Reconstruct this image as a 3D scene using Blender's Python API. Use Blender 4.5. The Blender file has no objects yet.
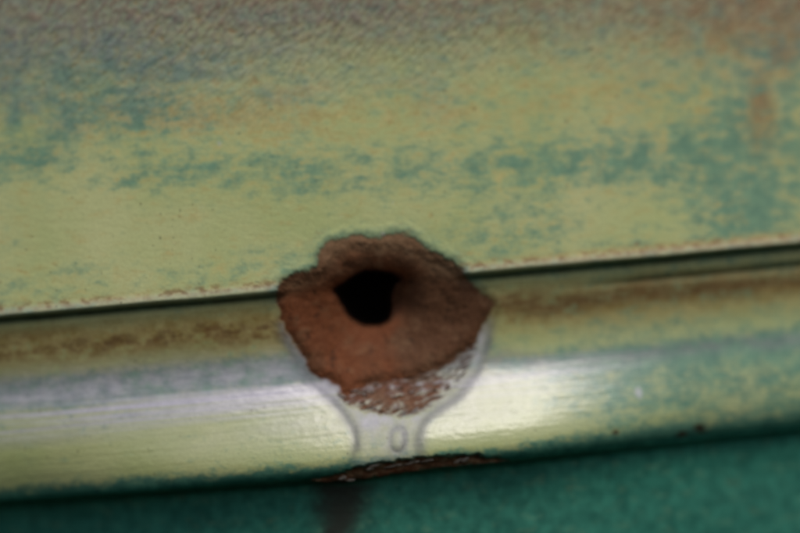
import bpy, math, random
import numpy as np
from mathutils import Matrix, Vector

# ------------------------------------------------------------------ camera, sky, sun, exposure
K = 0.00015                       # metres of panel per photograph pixel at the panel plane
ROLL = math.radians(5.2)          # the crease is level on the panel; the camera is held rolled
DIST = 0.45
sc = bpy.context.scene
col = sc.collection

cam_d = bpy.data.cameras.new('camera')
cam = bpy.data.objects.new('camera', cam_d)
col.objects.link(cam)
cam_d.sensor_width = 36
cam_d.lens = 36 * DIST / (800 * K)
cam_d.clip_start = 0.01
cam_d.clip_end = 100
cam_d.dof.use_dof = True
cam_d.dof.focus_distance = DIST - 0.0048
cam_d.dof.aperture_fstop = 4.2
cam.matrix_world = Matrix.Translation((0, -DIST, 0)) @ Matrix.Rotation(ROLL, 4, 'Y') @ Matrix.Rotation(math.radians(90), 4, 'X')
sc.camera = cam

SUN_EL, SUN_AZ = math.radians(54), math.radians(26)    # azimuth: to the right of straight-on, seen from the panel
world = bpy.data.worlds.new('World')
sc.world = world
world.use_nodes = True
wn = world.node_tree
bg = wn.nodes['Background']
sky = wn.nodes.new('ShaderNodeTexSky')
sky.sky_type = 'NISHITA'
sky.sun_disc = False
sky.sun_elevation = SUN_EL
sky.sun_rotation = math.pi - SUN_AZ
sky.dust_density = 3.0
wn.links.new(sky.outputs[0], bg.inputs[0])
bg.inputs[1].default_value = 0.115

sun_d = bpy.data.lights.new('sun', 'SUN')
sun_d.energy = 1.5
sun_d.angle = math.radians(24)
sun_d.color = (1.0, 0.965, 0.915)
sun = bpy.data.objects.new('sun', sun_d)
col.objects.link(sun)
sv = Vector((math.sin(SUN_AZ) * math.cos(SUN_EL), -math.cos(SUN_AZ) * math.cos(SUN_EL), math.sin(SUN_EL)))
sun.rotation_euler = sv.to_track_quat('Z', 'Y').to_euler()
sun.location = sv * 2

vs = sc.view_settings
vs.view_transform = 'Standard'
vs.look = 'None'
vs.gamma = 1
vs.exposure = 0.0
vs.use_curve_mapping = False

# ------------------------------------------------------------------ noise helpers
def _hash(ix, iy, seed):
    n = (ix.astype(np.int64) * 374761393 + iy.astype(np.int64) * 668265263 + seed * 982451653) & 0xFFFFFFFF
    n = ((n ^ (n >> 13)) * 1274126177) & 0xFFFFFFFF
    return (n ^ (n >> 16)) & 0xFFFF

def perlin(x, y, seed=0):
    ix, iy = np.floor(x), np.floor(y)
    fx, fy = x - ix, y - iy
    u = fx * fx * fx * (fx * (fx * 6 - 15) + 10)
    v = fy * fy * fy * (fy * (fy * 6 - 15) + 10)
    def g(dx, dy):
        a = _hash(ix + dx, iy + dy, seed) * (2 * math.pi / 65536)
        return np.cos(a) * (fx - dx) + np.sin(a) * (fy - dy)
    a = g(0, 0); a = a + u * (g(1, 0) - a)
    b = g(0, 1); b = b + u * (g(1, 1) - b)
    return 1.5 * (a + v * (b - a))

def fbm(x, y, sx, sy=None, octv=4, seed=0, gain=0.55):
    sy = sy or sx
    s, amp, tot = 0, 1.0, 0.0
    for o in range(octv):
        s = s + amp * perlin(x / sx * 2 ** o + 17.3 * o, y / sy * 2 ** o - 9.1 * o, seed + o * 7)
        tot += amp; amp *= gain
    return s / tot * 1.4

def ss(a, b, x):
    t = np.clip((x - a) / (b - a), 0, 1)
    return t * t * (3 - 2 * t)

def mix(a, b, t):
    return a + (b - a) * t

def blob(x, y, cx, cy, rx, ry, ang=0):
    c, s = math.cos(ang), math.sin(ang)
    dx, dy = x - cx, y - cy
    return np.exp(-(((dx * c + dy * s) / rx) ** 2 + ((-dx * s + dy * c) / ry) ** 2))

def smooth_poly(pts, n=4):
    P = np.array(pts, float)
    out = []
    m = len(P)
    for i in range(m):
        p0, p1, p2, p3 = P[i - 1], P[i], P[(i + 1) % m], P[(i + 2) % m]
        for k in range(n):
            t = k / n
            out.append(0.5 * (2 * p1 + (p2 - p0) * t + (2 * p0 - 5 * p1 + 4 * p2 - p3) * t * t + (3 * p1 - p0 - 3 * p2 + p3) * t ** 3))
    return np.array(out)

def sdf_poly(x, y, P):
    d = np.full(x.shape, 1e9)
    inside = np.zeros(x.shape, bool)
    m = len(P)
    for i in range(m):
        ax, ay = P[i]; bx, by = P[(i + 1) % m]
        ex, ey = bx - ax, by - ay
        wx, wy = x - ax, y - ay
        t = np.clip((wx * ex + wy * ey) / (ex * ex + ey * ey + 1e-9), 0, 1)
        d = np.minimum(d, (wx - t * ex) ** 2 + (wy - t * ey) ** 2)
        if ay != by:
            cond = ((ay > y) != (by > y)) & (x < (bx - ax) * (y - ay) / (by - ay) + ax)
            inside ^= cond
    d = np.sqrt(d)
    return np.where(inside, -d, d)

# ------------------------------------------------------------------ the sheet's grid, in photograph pixels on the panel plane
def axis(lo, hi, far, step=1.0):
    core = np.arange(lo, hi + step, step)
    g, out, s = 1.12, [], step
    p = 0
    while p < far:
        s = min(s * g, 40); p += s; out.append(p)
    out = np.array(out)
    return np.concatenate([lo - out[::-1], core, core[-1] + out])

gx = axis(-30, 830, 700)
gy = axis(-30, 563, 500)
X, Y = np.meshgrid(gx, gy)
NY, NX = X.shape

TA = math.tan(ROLL)
yc = 318 - X * 0.0915 + 6.0 * (1 - ((X - 400) / 400) ** 2) * 0.0   # the crease
T = (Y - yc) * math.cos(ROLL)             # distance below the crease
S = (X - 400) * math.cos(ROLL) - (Y - 266.5) * math.sin(ROLL)

HOLE = smooth_poly([(333, 290), (343, 283), (353, 275.5), (366, 270.5), (385, 271.5), (401, 279), (395, 286), (391.5, 297),
                    (392, 309), (389, 320), (380, 326.5), (363, 326.5), (349, 318.5), (341.5, 307), (337, 298)], 3)
RUST = smooth_poly([(280, 283), (294, 274), (316, 267), (320, 250), (331, 241), (361, 235), (375, 238), (395, 233), (415, 238),
                    (426, 247), (446, 257), (463, 268), (467, 277), (483, 292), (497, 305), (491, 315), (484, 326), (480, 339),
                    (473, 348), (452, 365), (429, 375), (409, 381), (378, 385), (360, 391), (345, 398), (334, 386),
                    (309, 374), (304, 362), (287, 336), (280, 318), (276, 299)], 3)
PRIM = smooth_poly([(281, 322), (288, 345), (303, 371), (323, 394), (343, 412), (354, 428), (357, 445), (356, 468), (388, 466), (419, 462),
                    (418, 440), (424, 423), (444, 407), (465, 391), (480, 371), (487, 348), (490, 320), (470, 330), (400, 360), (310, 345)], 3)
FLAKE = smooth_poly([(336, 392), (349, 408), (375, 415), (402, 419), (424, 413), (446, 399), (466, 378), (479, 352), (476, 340),
                     (452, 362), (425, 372), (380, 380), (350, 388)], 3)
EDGE = smooth_poly([(308, 482), (335, 474), (362, 466), (400, 460), (440, 456), (470, 455), (495, 459), (520, 462), (490, 465), (440, 470), (390, 477), (340, 484)], 3)

def local_sdf(P, pad=70):
    d = np.full(X.shape, 400.0)
    m = (X > P[:, 0].min() - pad) & (X < P[:, 0].max() + pad) & (Y > P[:, 1].min() - pad) & (Y < P[:, 1].max() + pad)
    d[m] = np.minimum(sdf_poly(X[m], Y[m], P), 400)
    return d

nA = fbm(X, Y, 26, octv=4, seed=3)
nB = fbm(X, Y, 9, octv=3, seed=21)
dH = local_sdf(HOLE) + nB * 0.8
dR = local_sdf(RUST) + nB * 2.6 + nA * 1.5
dP = local_sdf(PRIM) + nA * 1.6
dF = local_sdf(FLAKE) + nB * 3
dE = local_sdf(EDGE) + nB * 2.0 + fbm(X, Y, 14, 5, 3, 77) * 2.0

# ------------------------------------------------------------------ relief of the pressed sheet (h: towards the viewer, in pixels)
tt = np.arange(-900, 900, 0.5)
phi = np.interp(tt, [-900, -300, -60, -12, -9, -4, -2, 0, 3.5, 4.5, 7, 9, 11, 14, 45, 62, 88, 98, 118, 140, 156, 169, 180, 187, 191, 194.5, 199, 250, 900],
                    [2, 5, 8, 8, 15, 12, -30, -74, -74, -5, 0, 35, 0, -17, -17, -6, 9, 24, 29, 31, 27, 10, -24, -54, -76, -76, -8, 6, 4])
hp = np.cumsum(np.tan(np.radians(phi))) * 0.5
hp -= np.interp(0, tt, hp)
ker = np.exp(-0.5 * (np.arange(-240, 241) * 0.5 / 34) ** 2); ker /= ker.sum()
hs = np.convolve(np.pad(hp, 240, mode='edge'), ker, 'valid')
wav = fbm(X, Y, 160, 60, 3, 5) * 1.2
Tw = T + wav
phi2 = np.where((tt > 80) & (tt < 186), np.minimum(phi, np.interp(tt, [105, 186], [5, -36])), phi)      # the ridge flattens out towards one end
hp2 = np.cumsum(np.tan(np.radians(phi2))) * 0.5
hp2 -= np.interp(0, tt, hp2)
h = mix(np.interp(Tw, tt, hp), np.interp(Tw, tt, hp2), np.clip(0.95 * ss(370, -20, X) + 0.6 * ss(500, 740, X), 0, 1))
hsm = np.interp(T, tt, hs)
# second shallow pressing line on one side of the dent
h -= 5.0 * np.exp(-((T - 22) / 3.6) ** 2) * ss(540, 720, X)
h += (14 * ss(470, 700, X) - 14 * ss(420, 60, X)) * ss(186, 196, T)
# the dent and the dished crater round the hole
inside = ss(4, -13, dR)
h = mix(h, mix(h, hsm, 0.97), inside)
h -= 5.0 * blob(X, Y, 375, 305, 120, 90)
dh = np.maximum(dH, 0); dr = np.maximum(-dR, 0)
r = dh / (dh + dr + 1e-6)
r = np.where(dR < 0, r, 1.0)
dish = (1 - r) ** 1.7
topness = ss(390, 225, Y)
h -= dish * mix(25, 6, topness) + mix(7, 3, topness) * np.exp(-dh / 7.0) * ss(2, -10, dR)
# deeper scooped wall beside the hole
h -= 20 * blob(X, Y, 402, 300, 14, 22) * ss(2, -10, dR)
# rolled, slightly proud ring of old metal near the rim of the crater
ring = np.exp(-((r - 0.80) / 0.13) ** 2) * (dR < 0)
h += ring * (0.9 + 1.2 * fbm(X, Y, 30, seed=40))
# pitted rust relief
rn = fbm(X, Y, 13, octv=5, seed=50, gain=0.6)
h += inside * (rn * 0.65 + np.minimum(fbm(X, Y, 22, octv=3, seed=55) + 0.15, 0) * 1.1)
# paint film edge standing above the rust
h += 0.9 * ss(-1.5, 1.5, dR) * ss(14, 4, dR)
# primer run, raised, with a sunk line along its border
pm = ss(1.5, -2, dP) * ss(-2, 1, dR)
h += 0.3 * ss(5, -9, dP) * ss(-2, 1, dR)
h -= 0.2 * np.exp(-((dP - 1.5) / 2.8) ** 2) * (dR > 0) * ss(300, 350, Y)
# blister in the primer
eb = np.sqrt(((X - 398 + (Y - 440) * 0.08) / 7.2) ** 2 + ((Y - 440) / 10.5) ** 2)
h += 1.8 * ss(1.0, 0.2, eb) - 0.7 * np.exp(-((eb - 1.15) / 0.2) ** 2)
# layered flaking between rust and primer
fz = ss(2, -3, dF)
ca, sa = math.cos(math.radians(-22)), math.sin(math.radians(-22))
U = (X - 400) * ca + (Y - 395) * sa
V = -(X - 400) * sa + (Y - 395) * ca
V2 = V - 0.0022 * (X - 400) ** 2 * 0.4 + 2.5 * fbm(X, Y, 25, seed=61)
fl = fbm(U, V2, 16, 2.6, 4, 63)
h += fz * (np.floor((fl + 1) * 3.2) * 0.35 - 1.1 + fl * 0.8 + 0.8 * fbm(X, Y, 8, seed=66))
# chipped lower edge
ed = ss(1.5, -2.5, dE)
hE = np.interp(Tw, tt, hp)
h = mix(h, np.interp(172, tt, hp) - 5.0 * blob(X, Y, 375, 305, 120, 90) - 0.75 * (Tw - 172), ed)
h -= ed * (2.5 + 2.5 * fbm(X, Y, 16, 6, 4, 71))
# orange-peel / pitted texture of the corroded upper part, dashes leaning one way
ang = math.radians(52)
du = X * math.cos(ang) - Y * math.sin(ang)
dv = X * math.sin(ang) + Y * math.cos(ang)
dash = fbm(du, dv, 12.5, 4.8, 3, 81)
topm = ss(150, 10, Y + (X - 330) * 0.10 + 22 * fbm(X, Y, 90, seed=83)) * (0.6 + 0.4 * blob(X, Y, 330, 60, 330, 120))
topm *= ss(-180, -40, Y) * 0.5 + 0.5
h += topm * dash * 1.35
h += 0.16 * fbm(X, Y, 11, 5, 3, 91) * ss(0.6, 0, inside)
# gentle bow of the whole panel along its length, slack waviness
h -= 0.00015 * np.minimum((X - 100) ** 2, 640000) + 0.0004 * np.clip(220 - X, 0, 320) ** 2
h += 1.2 * fbm(X, Y, 240, 140, 2, 95)
# drawn-out polishing lines along the moulding
shine = ss(70, 100, T) * ss(185, 150, T)
h += shine * 0.17 * fbm(S, T, 260, 3.0, 3, 97)
# torn metal turning in at the hole
h -= 75 * ss(0.5, -4.0, dH)

# ------------------------------------------------------------------ where each paint layer, stain
nL = fbm(S, T, 95, 42, 5, 101, 0.6)
nM = fbm(S, T, 24, 13, 4, 111, 0.62)
nF = fbm(X, Y, 7, 5, 3, 121)

# yellow top coat: how much is left over the older teal
lvl = 0.62 + 0 * X
def dab(cx, cy, rx, ry, a, ang=0.0):
    global lvl
    lvl = lvl + a * blob(X, Y, cx, cy, rx, ry, ang)
UP = (T < -4)
dab(20, 158, 36, 20, -1.0, -0.2); dab(8, 112, 7, 20, -0.9); dab(60, 118, 12, 18, -.5)
dab(125, 115, 70, 22, -0.8); dab(60, 70, 140, 30, -0.75); dab(0, 240, 18, 8, -0.6); dab(75, 272, 26, 7, -0.55)
dab(150, 178, 60, 14, -0.45, -0.2); dab(230, 170, 70, 24, -0.5); dab(300, 172, 40, 26, -0.45); dab(115, 182, 26, 6, -.35, -0.2)
dab(200, 272, 60, 16, -0.25); dab(275, 258, 40, 16, -0.4); dab(440, 170, 90, 34, -0.36); dab(560, 165, 80, 34, -0.38)
dab(640, 160, 80, 36, -0.38); dab(760, 130, 90, 60, -0.75); dab(750, 215, 60, 30, -0.85); dab(480, 235, 60, 20, -0.35)
dab(560, 225, 40, 10, -0.3, -.15); dab(660, 215, 60, 24, 0.35); dab(800, 30, 60, 60, -0.5)
dab(560, 70, 170, 26, 0.1); dab(640, 110, 60, 18, 0.35); dab(420, 125, 90, 20, 0.25); dab(120, 230, 140, 34, 0.35)
dab(170, 232, 240, 42, 0.45); dab(60, 200, 60, 20, 0.25); dab(390, 215, 90, 22, 0.3); dab(640, 210, 60, 26, 0.3); dab(330, 120, 200, 22, 0.25); dab(745, 185, 110, 65, -0.32); dab(640, 240, 12, 8, -.5); dab(365, 155, 5, 4, -.6)
yel_up = 0.08 + 0.92 * ss(-0.62, 0.92, lvl + 0.35 * nL + 0.95 * nM + 0.20 * nF - 0.02)
# moulding and channel
lv2 = 0.75 - 0.88 * ss(480, 640, X) * ss(84, 104, T) + 0.1 * (T < 60)
lv2 = lv2 + 0.45 * blob(X, Y, 720, 410, 120, 24, -0.1) + 0.45 * blob(X, Y, 590, 425, 80, 16) + 0.3 * blob(X, Y, 530, 430, 60, 30)
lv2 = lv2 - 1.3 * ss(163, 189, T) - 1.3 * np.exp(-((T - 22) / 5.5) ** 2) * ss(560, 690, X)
lv2 = lv2 - 0.85 * ss(52, 72, T) * ss(102, 88, T) * ss(560, 400, X) - 0.7 * np.exp(-((T - 96) / 10) ** 2) * ss(460, 560, X) - 0.5 * blob(X, Y, 700, 350, 160, 14, -0.09)  # yellow thinned where the reflected-sky band is painted
rt = ss(500, 620, X)
yel_lo = mix(1.0, 0.85, rt) * ss(-0.2 - 0.35 * rt, 0.7 + 0.45 * rt, lv2 + 0.25 * nL + (0.5 + 0.4 * ss(500, 620, X)) * nM + (0.3 + 0.25 * ss(500, 620, X)) * nF)
yel_bot = 0.09 * ss(0.1, 0.9, nM + nF * 0.5)
yel = np.where(T < 2, yel_up, np.where(T < 188, yel_lo, yel_bot))
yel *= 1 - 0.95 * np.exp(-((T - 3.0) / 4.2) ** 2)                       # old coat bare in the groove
yel *= 1 - 0.6 * ss(10, 0, dR + 5 * nM) * ss(330, 300, Y)                       # old coat bare round the rust
yel *= 1 - 0.5 * ss(22, 6, dR) * ss(330, 300, Y) * ss(-0.2, 0.4, nM)
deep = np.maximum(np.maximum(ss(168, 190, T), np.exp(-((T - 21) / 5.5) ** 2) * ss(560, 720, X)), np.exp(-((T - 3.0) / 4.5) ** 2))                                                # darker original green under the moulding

# ochre / brown staining
och = 0.85 * np.exp(-((T - 36 + 6 * nL) / 22) ** 2) * ss(-1.1, 0.4, nM + 0.5 * nF + 0.25)
och += 0.35 * np.exp(-((T - 22) / 16) ** 2) * ss(400, 250, X)
och += 0.65 * ss(-0.35, 0.9, nM + 0.4 * nF + 0.9 * blob(X, Y, 250, 115, 120, 26) + 0.6 * blob(X, Y, 620, 85, 120, 40) + 0.5 * blob(X, Y, 440, 110, 80, 26) - 0.35) * (T < -4)
och += 0.7 * ss(90, 10, Y - 25 * nL) * ss(560, 760, X) * ss(-0.6, 0.4, nM)
och += 0.9 * blob(X, Y, 771, 118, 15, 20) * (0.6 + 0.8 * np.clip(nF, -0.5, 1))
och = np.clip(och, 0, 0.9)

# red-brown rust
spots = fbm(S, T, 10, 6.5, 3, 131)
och = np.maximum(och, (0.65 + 0.3 * ss(450, 650, X)) * np.exp(-((T + 8.5) / 5.0) ** 2) * ss(-0.8, 0.4, spots + 0.3 * nL + 0.3 * ss(450, 600, X)))
rst = ss(2.2, -2.2, dR)
rst = np.maximum(rst, 0.6 * np.exp(-((T + 9.5) / 4.2) ** 2) * ss(-0.1, 0.6, spots + 0.35 * fbm(S, T, 60, seed=133)))
rst = np.maximum(rst, 0.7 * np.exp(-((T - 36 + 9 * nL + 6 * nM) / 12) ** 2) * ss(-0.45, 0.75, nM + 0.5 * nF + 0.2 * ss(330, 250, X) + .6 * ss(480, 540, X)))
redtop = ss(70, -15, Y - 25 * nL) * ss(-0.35, 0.6, dash * 0.75 + 0.3 * nM + 0.45 * ss(600, 800, X) + 0.25 * (1 - np.abs(X - 400) / 400))
rst = np.maximum(rst, 0.62 * redtop)
rst = np.maximum(rst, 0.7 * topm * ss(0.32, 0.75, -dash + 0.25 * nM))
rst = np.maximum(rst, 0.7 * blob(X, Y, 771, 98, 14, 38) * ss(-0.6, 0.4, nM + 0.3 * nF + 0.25))
rst = np.maximum(rst, 0.5 * blob(X, Y, 798, 50, 12, 30) * ss(-0.5, 0.4, nM + 0.3))
rst = np.maximum(rst, 0.7 * ss(75, -10, Y - 24 * nL) * ss(540, 720, X) * ss(-0.5, 0.5, nM))
streak = np.exp(-((X - 738 + (Y - 20) * 0.55) / 5.0) ** 2) * ss(42, 20, Y)
rst = np.maximum(rst, 0.85 * streak * ss(-0.5, 0.2, nF))
for sx, ln, w in ((722, 30, 4), (752, 46, 6), (790, 70, 8), (664, 26, 5), (610, 20, 5)):
    st = np.exp(-((X - sx + 0.15 * (Y - 20) + 4 * nM) / w) ** 2) * ss(ln + 18, ln - 14, Y + 8 * nB)
    rst = np.maximum(rst, 0.62 * st * ss(-0.6, 0.3, nF + 0.4 * nM))
rst = np.maximum(rst, ed)
fmask = fz * ss(-0.55, 0.5, -fl + 0.6 * nB + 0.5 * nA + 0.45 * ss(2, -8, dF) - 0.1 - 0.45 * ss(415, 470, X))
rst = np.maximum(rst, 0.95 * fmask * ss(0, -1, dF))
och = np.clip(np.maximum(och, 0.95 * np.exp(-((T - 42) / 21) ** 2) * ss(470, 520, X) * ss(-0.8, 0.4, nM + 0.6 * nF + 0.1)), 0, 0.92)
pits = ss(0.36, 0.72, fbm(X, Y, 8, 6, seed=141) + 0.2 * nM) * np.exp(-((T - 40) / 20) ** 2) * (X > 470) * (dR > 3)
rst = np.maximum(rst, 0.8 * pits)
for cx, cy, rr in ((688, 438, 5), (707, 432, 6), (618, 434, 3.5), (640, 244, 3)):
    rst = np.maximum(rst, 0.7 * ss(1.3, 0.2, np.hypot((X - cx) / 1.3, Y - cy) / (rr * 0.8) + 0.5 * nB))
rst = np.clip(rst, 0, 1)
orange = ss(-0.5, 0.7, fbm(X, Y, 48, octv=4, seed=151) + 0.9 * blob(X, Y, 340, 350, 60, 50) + 0.5 * ss(0.35, 0.05, r) - 0.1 + 0.25 * blob(X, Y, 320, 290, 40, 40)
            - 0.9 * blob(X, Y, 435, 310, 50, 45))

dust_lit = np.clip(0.7 * ss(284, 240, Y + 8 * nA) * ss(0.3, 0.75, r) + 0.45 * blob(X, Y, 298, 283, 22, 9, -0.3) + 0.5 * blob(X, Y, 450, 272, 24, 8, 0.3)  # tan dust, with light caught on the upper rim and crease ends painted in
               + 0.3 * ss(0.1, 0.8, nA + nB * 0.4) + 0.7 * ed * ss(-0.3, 0.5, nB), 0, 0.8)

# lavender-white primer, and the ridge highlight painted in its colour
prm_sheen = 0.85 * ss(8, -12, dP) * (dR > -0.5) * (0.85 + 0.45 * nA + 0.2 * nB)
prm_sheen = np.maximum(prm_sheen * (1 - fz), 0.5 * fz)
grm_f = 0.55 * fz * ss(-0.4, 0.5, nB + 0.5 * nA)
prm_sheen *= mix(0.95, 0.3, ss(418, 460, Y))
prm_sheen = np.maximum(prm_sheen, 0.25 * np.exp(-((T + 5.5) / 4.0) ** 2))              # worn pale edge of the crease
prm_sheen = np.maximum(prm_sheen, 0.85 * ss(86, 98, T) * ss(142, 104, T) * ss(700, 480, X) * (0.72 + 0.9 * fbm(S, T, 300, 4.5, 3, 163)))  # ridge highlight painted in primer colour, in long streaks
prm_sheen = np.maximum(prm_sheen, 0.48 * ss(90, 105, T) * ss(172, 135, T) * blob(X, Y, 400, 420, 170, 200) * (0.85 + 0.5 * nL + 0.3 * nM))  # whitish glare spreading below the highlight, painted
prm_sheen = np.maximum(prm_sheen, 0.55 * np.exp(-((T - 82) / 18) ** 2) * ss(520, 330, X) * (0.8 + 0.7 * nM))  # lavender tint of reflected sky above the highlight, painted
prm_sheen = np.maximum(prm_sheen, 0.25 * ss(0.72, 0.85, fbm(X, Y, 15, seed=161)) * (T < -40) * (Y > 140))
prm_sheen = np.maximum(prm_sheen, 0.6 * ss(1.3, 0.5, np.hypot((X - 643) / 4, (Y - 395) / 6) + 0.3 * nB))
prm_sheen = np.clip(prm_sheen, 0, 1)

# grey grime film, and a sky reflection painted along the moulding
grm_sky = 0.95 * ss(175, 20, Y + 40 * nL + 0.10 * X) * ss(900, 300, X) * (0.75 + 0.35 * dash)
grm_sky = np.maximum(grm_sky, 0.65 * ss(110, -10, Y + 30 * nL) * (0.75 + 0.3 * dash))
grm_sky = np.maximum(grm_sky, 0.7 * np.exp(-((T - mix(76, 97, ss(430, 560, X)) + 5 * nL) / mix(19, 9, ss(430, 560, X))) ** 2) * ss(-0.9, 0.5, nM + 0.4 * ss(420, 0, X)))  # reflected sky painted as a blue-grey band
grm_sky = np.maximum(grm_sky, 0.7 * np.exp(-((dP - 1.0) / 6.0) ** 2) * (dR > 1) * ss(305, 350, Y) * ss(470, 440, Y))
grm_sky = np.maximum(grm_sky, 0.5 * np.exp(-((eb - 1.1) / 0.45) ** 2))
grm_sky = np.clip(np.maximum(grm_sky, grm_f), 0, 1)

# dark wet-looking rust run below the chipped edge, painted shade in the hole and the pit beside it
stn_shade = 0.9 * ss(46, 8, np.abs(X - 343 + (Y - 500) * 0.18 + 6 * nL) + 6 * nM + 4 * nF - 0.2 * (505 - Y)) * ss(478, 492, Y)
stn_shade = np.maximum(stn_shade, 0.6 * ss(4, -1, dH - 9 * blob(X, Y, 403, 300, 14, 22)) * ss(1, -1, dR))  # shade of the hole mouth and scooped wall, painted dark
stn_shade = np.maximum(stn_shade, 0.30 * ed * ss(0, 0.7, -fbm(X, Y, 12, 5, 3, 171) + 0.15))
stn_shade = np.maximum(stn_shade, 0.6 * ss(0.25, 0.7, -rn) * inside)
stn_shade = np.maximum(stn_shade, 0.55 * np.exp(-((T - 3.5) / 3.2) ** 2) * (dR > 0) * (0.85 + 0.4 * nL))
stn_shade = np.maximum(stn_shade, 0.28 * np.exp(-((dR - 2.0) / 4.0) ** 2) * (0.9 + 0.5 * nA))
stn_shade = np.maximum(stn_shade, 0.5 * ss(0.80, 0.95, fbm(X, Y, 6.5, octv=2, seed=181) + 0.1 * nL) * (T < 180))
for cx, cy, rr in ((688, 438, 4), (707, 432, 5), (618, 434, 3)):
    stn_shade = np.maximum(stn_shade, 0.8 * ss(1.4, 0.3, np.hypot((X - cx) / 1.3, Y - cy) / rr + 0.4 * nB))
neck = ss(395, 425, Y) * ss(466, 452, Y) * (np.abs(X - 388) < 60)
stn_shade = np.maximum(stn_shade, 0.30 * np.exp(-((dP - 0.5 + nB) / 4.2) ** 2) * neck * np.clip(0.8 + 1.0 * nA, 0.15, 1.2))
stn_shade = np.maximum(stn_shade, 0.20 * np.exp(-((dP - 1.5) / 5.0) ** 2) * (dR > 2) * ss(300, 340, Y) * ss(466, 440, Y))
stn_shade = np.maximum(stn_shade, 0.30 * np.exp(-((eb - 1.05 + 0.25 * nB) / 0.36) ** 2) * np.clip(0.75 + 1.3 * nA + 0.5 * nB, 0.1, 1.2))
stn_shade = np.clip(np.maximum(stn_shade, 0.97 * ss(1.2, -1.0, dH)), 0, 1)  # hole wall darkened in colour to pass for the unlit interior

gls = np.clip(0.25 + 0.75 * ss(52, 96, T) * ss(190, 165, T) * (1 - 0.7 * ss(540, 760, X)) + 0.2 * pm, 0, 1) * (1 - 0.85 * rst) * (1 - 0.4 * topm) * (1 - 0.75 * ss(8, -4, dP))

# ------------------------------------------------------------------ procedural materials
def nt(mat):
    mat.use_nodes = True
    n = mat.node_tree
    n.nodes.clear()
    return n

def mixc(n, fac, a, b):
    m = n.nodes.new('ShaderNodeMix')
    m.data_type = 'RGBA'
    if isinstance(fac, float): m.inputs[0].default_value = fac
    else: n.links.new(fac, m.inputs[0])
    for i, v in ((6, a), (7, b)):
        if isinstance(v, tuple): m.inputs[i].default_value = (*v, 1)
        else: n.links.new(v, m.inputs[i])
    return m.outputs[2]

def attr(n, name):
    a = n.nodes.new('ShaderNodeAttribute'); a.attribute_name = name
    return a.outputs['Fac']

def noise(n, scale, detail=4, rough=0.6, vec=None):
    t = n.nodes.new('ShaderNodeTexNoise')
    t.inputs['Scale'].default_value = scale
    t.inputs['Detail'].default_value = detail
    t.inputs['Roughness'].default_value = rough
    if vec is not None: n.links.new(vec, t.inputs['Vector'])
    return t.outputs['Fac']

def ramp(n, fac, lo, hi, a=0.0, b=1.0):
    m = n.nodes.new('ShaderNodeMapRange')
    n.links.new(fac, m.inputs[0])
    for i, v in enumerate((lo, hi, a, b)): m.inputs[i + 1].default_value = v
    return m.outputs[0]

def mul(n, a, b):
    m = n.nodes.new('ShaderNodeMath'); m.operation = 'MULTIPLY'
    for i, v in enumerate((a, b)):
        if isinstance(v, float): m.inputs[i].default_value = v
        else: n.links.new(v, m.inputs[i])
    return m.outputs[0]

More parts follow.
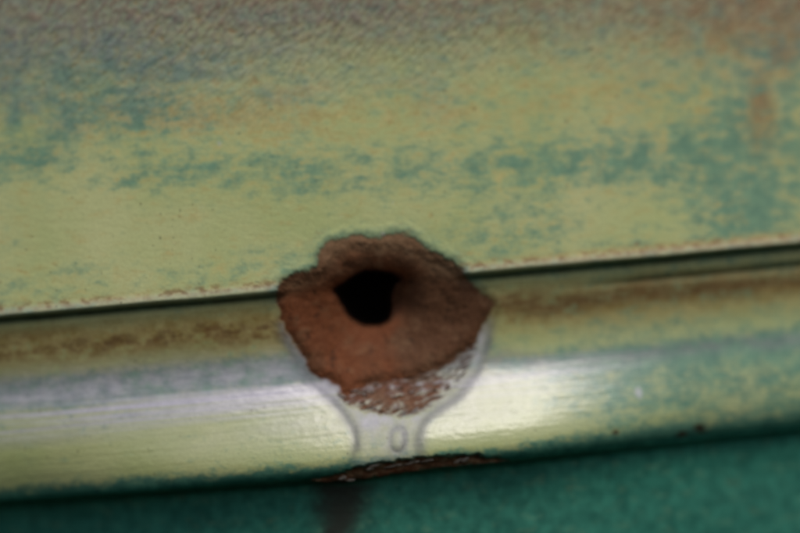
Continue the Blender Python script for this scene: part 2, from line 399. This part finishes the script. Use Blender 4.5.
def panel_material():
    mat = bpy.data.materials.new('weathered_paint')
    n = nt(mat)
    tc = n.nodes.new('ShaderNodeTexCoord').outputs['Object']
    fine = noise(n, 2600, 4, 0.65, tc)
    mid = noise(n, 520, 5, 0.6, tc)
    big = noise(n, 60, 4, 0.55, tc)
    mp = n.nodes.new('ShaderNodeMapping'); mp.inputs['Scale'].default_value = (0.06, 1, 1)
    n.links.new(tc, mp.inputs['Vector'])
    lines = noise(n, 1500, 3, 0.5, mp.outputs[0])
    teal = mixc(n, ramp(n, mid, .35, .65), (.085, .195, .135), (.140, .265, .165))
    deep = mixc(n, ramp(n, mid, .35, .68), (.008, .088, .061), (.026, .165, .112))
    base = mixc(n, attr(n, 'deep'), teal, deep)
    yell = mixc(n, ramp(n, big, .3, .7), (.340, .385, .155), (.425, .440, .205))
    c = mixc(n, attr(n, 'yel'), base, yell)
    c = mixc(n, attr(n, 'och'), c, mixc(n, ramp(n, mid, .35, .65), (.32, .225, .065), (.46, .365, .140)))
    c = mixc(n, attr(n, 'grm_sky'), c, mixc(n, ramp(n, mid, .3, .7), (.115, .132, .135), (.195, .205, .200)))
    c = mixc(n, attr(n, 'prm_sheen'), c, mixc(n, ramp(n, mid, .3, .7), (.39, .375, .435), (.51, .49, .545)))
    rd = mixc(n, ramp(n, fine, .35, .65), (.084, .038, .019), (.125, .058, .028))
    ro = mixc(n, ramp(n, fine, .35, .65), (.118, .037, .015), (.160, .055, .021))
    rs = mixc(n, attr(n, 'orange'), rd, ro)
    rs = mixc(n, attr(n, 'dust_lit'), rs, mixc(n, ramp(n, mid, .3, .7), (.20, .115, .058), (.28, .175, .095)))
    c = mixc(n, attr(n, 'rst'), c, rs)
    c = mixc(n, attr(n, 'stn_shade'), c, (.016, .011, .007))
    v = n.nodes.new('ShaderNodeHueSaturation')
    n.links.new(ramp(n, fine, .2, .8, .88, 1.12), v.inputs['Value'])
    n.links.new(c, v.inputs['Color'])
    b = n.nodes.new('ShaderNodeBsdfPrincipled')
    n.links.new(v.outputs[0], b.inputs['Base Color'])
    g = attr(n, 'gls')
    n.links.new(ramp(n, g, 0, 1, .72, .24), b.inputs['Roughness'])
    n.links.new(ramp(n, g, 0, 1, .09, .55), b.inputs['Specular IOR Level'])
    bp = n.nodes.new('ShaderNodeBump'); bp.inputs['Distance'].default_value = 0.00006
    bp.inputs['Strength'].default_value = 0.55
    n.links.new(fine, bp.inputs['Height'])
    bl = n.nodes.new('ShaderNodeBump'); bl.inputs['Distance'].default_value = 0.00005
    n.links.new(mul(n, g, 0.6), bl.inputs['Strength'])
    n.links.new(lines, bl.inputs['Height'])
    n.links.new(bp.outputs[0], bl.inputs['Normal'])
    n.links.new(bl.outputs[0], b.inputs['Normal'])
    o = n.nodes.new('ShaderNodeOutputMaterial')
    n.links.new(b.outputs[0], o.inputs[0])
    return mat

def simple_material(name, a, b_, rough, scale=1500):
    mat = bpy.data.materials.new(name)
    n = nt(mat)
    tc = n.nodes.new('ShaderNodeTexCoord').outputs['Object']
    f = noise(n, scale, 4, 0.6, tc)
    b = n.nodes.new('ShaderNodeBsdfPrincipled')
    n.links.new(mixc(n, ramp(n, f, .35, .65), a, b_), b.inputs['Base Color'])
    b.inputs['Roughness'].default_value = rough
    bp = n.nodes.new('ShaderNodeBump'); bp.inputs['Distance'].default_value = 0.00008; bp.inputs['Strength'].default_value = .5
    n.links.new(f, bp.inputs['Height']); n.links.new(bp.outputs[0], b.inputs['Normal'])
    o = n.nodes.new('ShaderNodeOutputMaterial')
    n.links.new(b.outputs[0], o.inputs[0])
    return mat

M_PANEL = panel_material()
M_FLAKE = simple_material('primer_flake', (.12, .095, .075), (.26, .225, .20), .7)
M_RUSTF = simple_material('rust_scale', (.05, .028, .015), (.17, .085, .04), .8)
M_CHIP = simple_material('pale_chip', (.17, .115, .075), (.38, .33, .27), .6)
M_INNER = simple_material('dark_backing', (.012, .010, .009), (.03, .022, .016), .85)  # near-black, so the darkness of the cavity is in the colour

# ------------------------------------------------------------------ build the sheet, cut into its parts
CR, SR = math.cos(ROLL), math.sin(ROLL)
def to_world(px, py, hh):
    x = (px - 400) * K; z = -(py - 266.5) * K
    return x * CR + z * SR, -hh * K, -x * SR + z * CR

wx, wy, wz = to_world(X, Y, h)
CO = np.stack([wx, wy, wz], -1)
du_ = np.gradient(CO, axis=1); dv_ = np.gradient(CO, axis=0)
NR = np.cross(dv_, du_)
NR /= np.linalg.norm(NR, axis=2, keepdims=True) + 1e-30
if NR[5, 5, 1] > 0: NR = -NR
CO = CO.reshape(-1, 3); NR = NR.reshape(-1, 3)

ii, jj = np.meshgrid(np.arange(NY - 1), np.arange(NX - 1), indexing='ij')
v00 = ii * NX + jj
quads = np.stack([v00, v00 + NX, v00 + NX + 1, v00 + 1], -1).reshape(-1, 4)   # faces the viewer (-Y)
def fc(a):
    return (0.25 * (a[:-1, :-1] + a[1:, :-1] + a[:-1, 1:] + a[1:, 1:])).reshape(-1)
fT, fH, fR, fP, fE, fX, fY = fc(Tw), fc(dH), fc(dR), fc(dP), fc(dE), fc(X), fc(Y)
fF = fc(dF); fS = fc(stn_shade); fEb = fc(eb)
reg = np.full(len(quads), 'upper_panel', dtype=object)
reg[fT > -13] = 'crease_lip'
reg[fT > 6] = 'channel'
reg[fT > 60] = 'moulding'
reg[fT > 189] = 'lower_panel'
reg[(fT > 186) & (fS > 0.4) & (fE > 0) & (fY > 470)] = 'rust_stain'
reg[(fP < 1) & (fT < 184)] = 'primer_run'
reg[(fF < 0) & (fR > 0)] = 'flaking_edge'
reg[fEb < 1.15] = 'blister'
reg[(fE < 0) & (fY > 440)] = 'chipped_edge'
reg[fR < 0] = 'rust_crater'
reg[fH < 0] = 'hole_wall'
reg[fH < -5.5] = ''
rr = np.hypot((fX - 771) / 17, (fY - 104) / 36)
reg[(rr < 1)] = 'rust_run'

ATTR = dict(yel=yel, deep=deep, och=och, rst=rst, orange=orange, prm_sheen=prm_sheen, grm_sky=grm_sky, stn_shade=stn_shade, gls=gls, dust_lit=dust_lit)
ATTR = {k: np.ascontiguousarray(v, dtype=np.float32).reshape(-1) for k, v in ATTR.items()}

def build_mesh(name, verts, faces, normals=None, mat=None, attrs=None):
    me = bpy.data.meshes.new(name)
    me.vertices.add(len(verts))
    me.vertices.foreach_set('co', np.asarray(verts, np.float32).ravel())
    nf = len(faces); k = faces.shape[1]
    me.loops.add(nf * k)
    me.loops.foreach_set('vertex_index', faces.astype(np.int32).ravel())
    me.polygons.add(nf)
    me.polygons.foreach_set('loop_start', np.arange(0, nf * k, k, dtype=np.int32))
    me.update(calc_edges=True)
    if attrs:
        for an, av in attrs.items():
            a = me.attributes.new(an, 'FLOAT', 'POINT')
            a.data.foreach_set('value', av)
    me.polygons.foreach_set('use_smooth', np.ones(nf, bool))
    if normals is not None:
        me.normals_split_custom_set_from_vertices(normals.tolist())
    if mat: me.materials.append(mat)
    return me

root = bpy.data.objects.new('car_body_panel', None)
root.empty_display_size = 0.05
col.objects.link(root)
root['label'] = 'weathered green and yellow painted metal panel with a rusted hole through its crease'
root['category'] = 'metal panel'

def part(name, me, parent, label=None):
    o = bpy.data.objects.new(name, me)
    col.objects.link(o)
    o.parent = parent
    if label: o['label'] = label
    return o

LAB = dict(upper_panel='faded yellow coat worn through to teal, grey and pitted towards the top',
           crease_lip='pale raised edge dotted with rust above a thin dark groove',
           channel='hollow stained ochre and brown below the crease',
           moulding='rounded pale glossy ridge below the hole',
           lower_panel='dark green surface shaded under the ridge',
           rust_crater='dished patch of red-brown rust round the hole',
           primer_run='lavender-white primer run below the rust',
           flaking_edge='layered grey and brown flaking coat under the rust',
           chipped_edge='rusted broken strip along the underside of the ridge',
           rust_stain='dark brown stain running down the green',
           rust_run='orange rust drip on the teal coat',
           hole_wall='torn inner wall of the hole, its darkness painted in',
           blister='small oval blister in the primer')
PARENT = dict(flaking_edge='primer_run', blister='primer_run', chipped_edge='moulding', rust_stain='lower_panel', rust_run='upper_panel', hole_wall='rust_crater')
order = ['upper_panel', 'crease_lip', 'channel', 'moulding', 'lower_panel', 'rust_crater', 'primer_run',
         'flaking_edge', 'blister', 'chipped_edge', 'rust_stain', 'rust_run', 'hole_wall']
P = {}
for nm in order:
    q = quads[reg == nm]
    if not len(q): continue
    ids, inv = np.unique(q.ravel(), return_inverse=True)
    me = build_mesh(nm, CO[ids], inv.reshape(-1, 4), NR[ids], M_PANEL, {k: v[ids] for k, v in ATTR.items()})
    P[nm] = part(nm, me, P[PARENT[nm]] if nm in PARENT else root, LAB[nm])

# ------------------------------------------------------------------ dark shell added behind the sheet to keep light out of the cavity
bid = np.arange(NY * NX).reshape(NY, NX)
loop = np.concatenate([bid[0, :], bid[1:, -1], bid[-1, -2::-1], bid[-2:0:-1, 0]])
rim = CO[loop].copy()
back = rim.copy(); back[:, 1] = 0.035
nb = len(rim)
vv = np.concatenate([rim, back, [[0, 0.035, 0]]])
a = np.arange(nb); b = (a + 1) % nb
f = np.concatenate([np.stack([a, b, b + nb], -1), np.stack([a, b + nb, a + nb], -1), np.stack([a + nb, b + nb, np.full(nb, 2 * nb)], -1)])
me = build_mesh('cavity_backing', vv, f, None, M_INNER)
part('cavity_backing', me, root, 'added dark backing seen as black through the hole')

# ------------------------------------------------------------------ loose flakes and chips
rng = random.Random(4)
def h_at(px, py):
    j = int(np.clip(np.searchsorted(gx, px), 0, NX - 1)); i = int(np.clip(np.searchsorted(gy, py), 0, NY - 1))
    return h[i, j]

def flake_mesh(name, L, W, th, curl, mat, seed):
    rg = random.Random(seed)
    nu, nv = 7, 3
    top, bot = [], []
    for i in range(nu):
        u = i / (nu - 1)
        wdt = W * (0.25 + 0.9 * math.sin(math.pi * (0.1 + 0.8 * u)) * rg.uniform(.7, 1.1))
        for j in range(nv):
            v = j / (nv - 1) - .5
            x = (u - .5) * L + rg.uniform(-.3, .3)
            y = v * wdt + rg.uniform(-.25, .25) + 0.06 * L * math.sin(u * 3 + seed)
            z = curl * (v * 2) ** 2 + 0.5 * curl * (u - .3) ** 2 * 2 + rg.uniform(-.12, .12)
            top.append((x, y, z + th)); bot.append((x, y, z))
    n0 = len(top)
    vs_ = [(x * K, -z * K, -y * K) for x, y, z in top + bot]
    fs = []
    for i in range(nu - 1):
        for j in range(nv - 1):
            q = [i * nv + j, i * nv + j + 1, (i + 1) * nv + j + 1, (i + 1) * nv + j]
            fs.append(q); fs.append([k + n0 for k in q[::-1]])
    edge = [(0, j) for j in range(nv)] + [(i, nv - 1) for i in range(1, nu)] + [(nu - 1, j) for j in range(nv - 2, -1, -1)] + [(i, 0) for i in range(nu - 2, 0, -1)]
    e = [i * nv + j for i, j in edge]
    for k in range(len(e)):
        a_, b_ = e[k], e[(k + 1) % len(e)]
        fs.append([b_, a_, a_ + n0, b_ + n0])
    return build_mesh(name, np.array(vs_), np.array(fs), None, mat)

def place(name, me, px, py, deg, parent, lift=0.1):
    o = part(name, me, parent)
    x, y, z = to_world(px, py, h_at(px, py) + lift)
    o.location = (x, y, z)
    # tangent frame from the sheet's own slope
    j = int(np.searchsorted(gx, px)); i = int(np.searchsorted(gy, py))
    sl = (h[i + 4, j] - h[i - 4, j]) / 8
    o.rotation_euler = (-math.atan(max(-.8, min(.8, sl))) * 0.8, -math.radians(deg) + ROLL, 0)
    return o

flk = [flake_mesh('paint_flake', rng.uniform(3, 10), rng.uniform(.7, 1.5), .25, rng.uniform(.3, .8), M_FLAKE, s) for s in range(6)]
rsf = [flake_mesh('rust_flake', rng.uniform(3, 9), rng.uniform(.9, 2.0), .3, rng.uniform(.3, .8), M_RUSTF, s + 20) for s in range(5)]
n_p = n_r = 0
tries = 0
fpoly = FLAKE
while (n_p < 26 or n_r < 22) and tries < 3000:
    tries += 1
    px, py = rng.uniform(340, 478), rng.uniform(348, 418)
    d = sdf_poly(np.array([px]), np.array([py]), fpoly)[0]
    if d > -2.5: continue
    deg = 4 + (px - 360) * 0.33 + rng.uniform(-24, 24)
    if rng.random() < .5 and n_p < 26:
        place('paint_flake', rng.choice(flk), px, py, deg, P['primer_run']); n_p += 1
    elif n_r < 22:
        place('rust_flake', rng.choice(rsf), px, py, deg, P['rust_crater']); n_r += 1
chp = [flake_mesh('paint_chip', L_, W_, .7, .6, M_CHIP, 50 + s) for s, (L_, W_) in enumerate(((10, 2.6), (8, 4), (18, 2.2), (13, 2)))]
for px, py, deg, k in ((342, 478, 12, 1), (350, 480, 5, 0), (370, 468, 20, 1), (374, 465, 10, 0), (393, 466, 6, 2), (411, 463, 8, 2), (427, 461, 9, 3), (458, 461, 30, 0), (465, 460, 25, 1)):
    place('paint_chip', chp[k], px, py, deg, P['moulding'], 1.0)
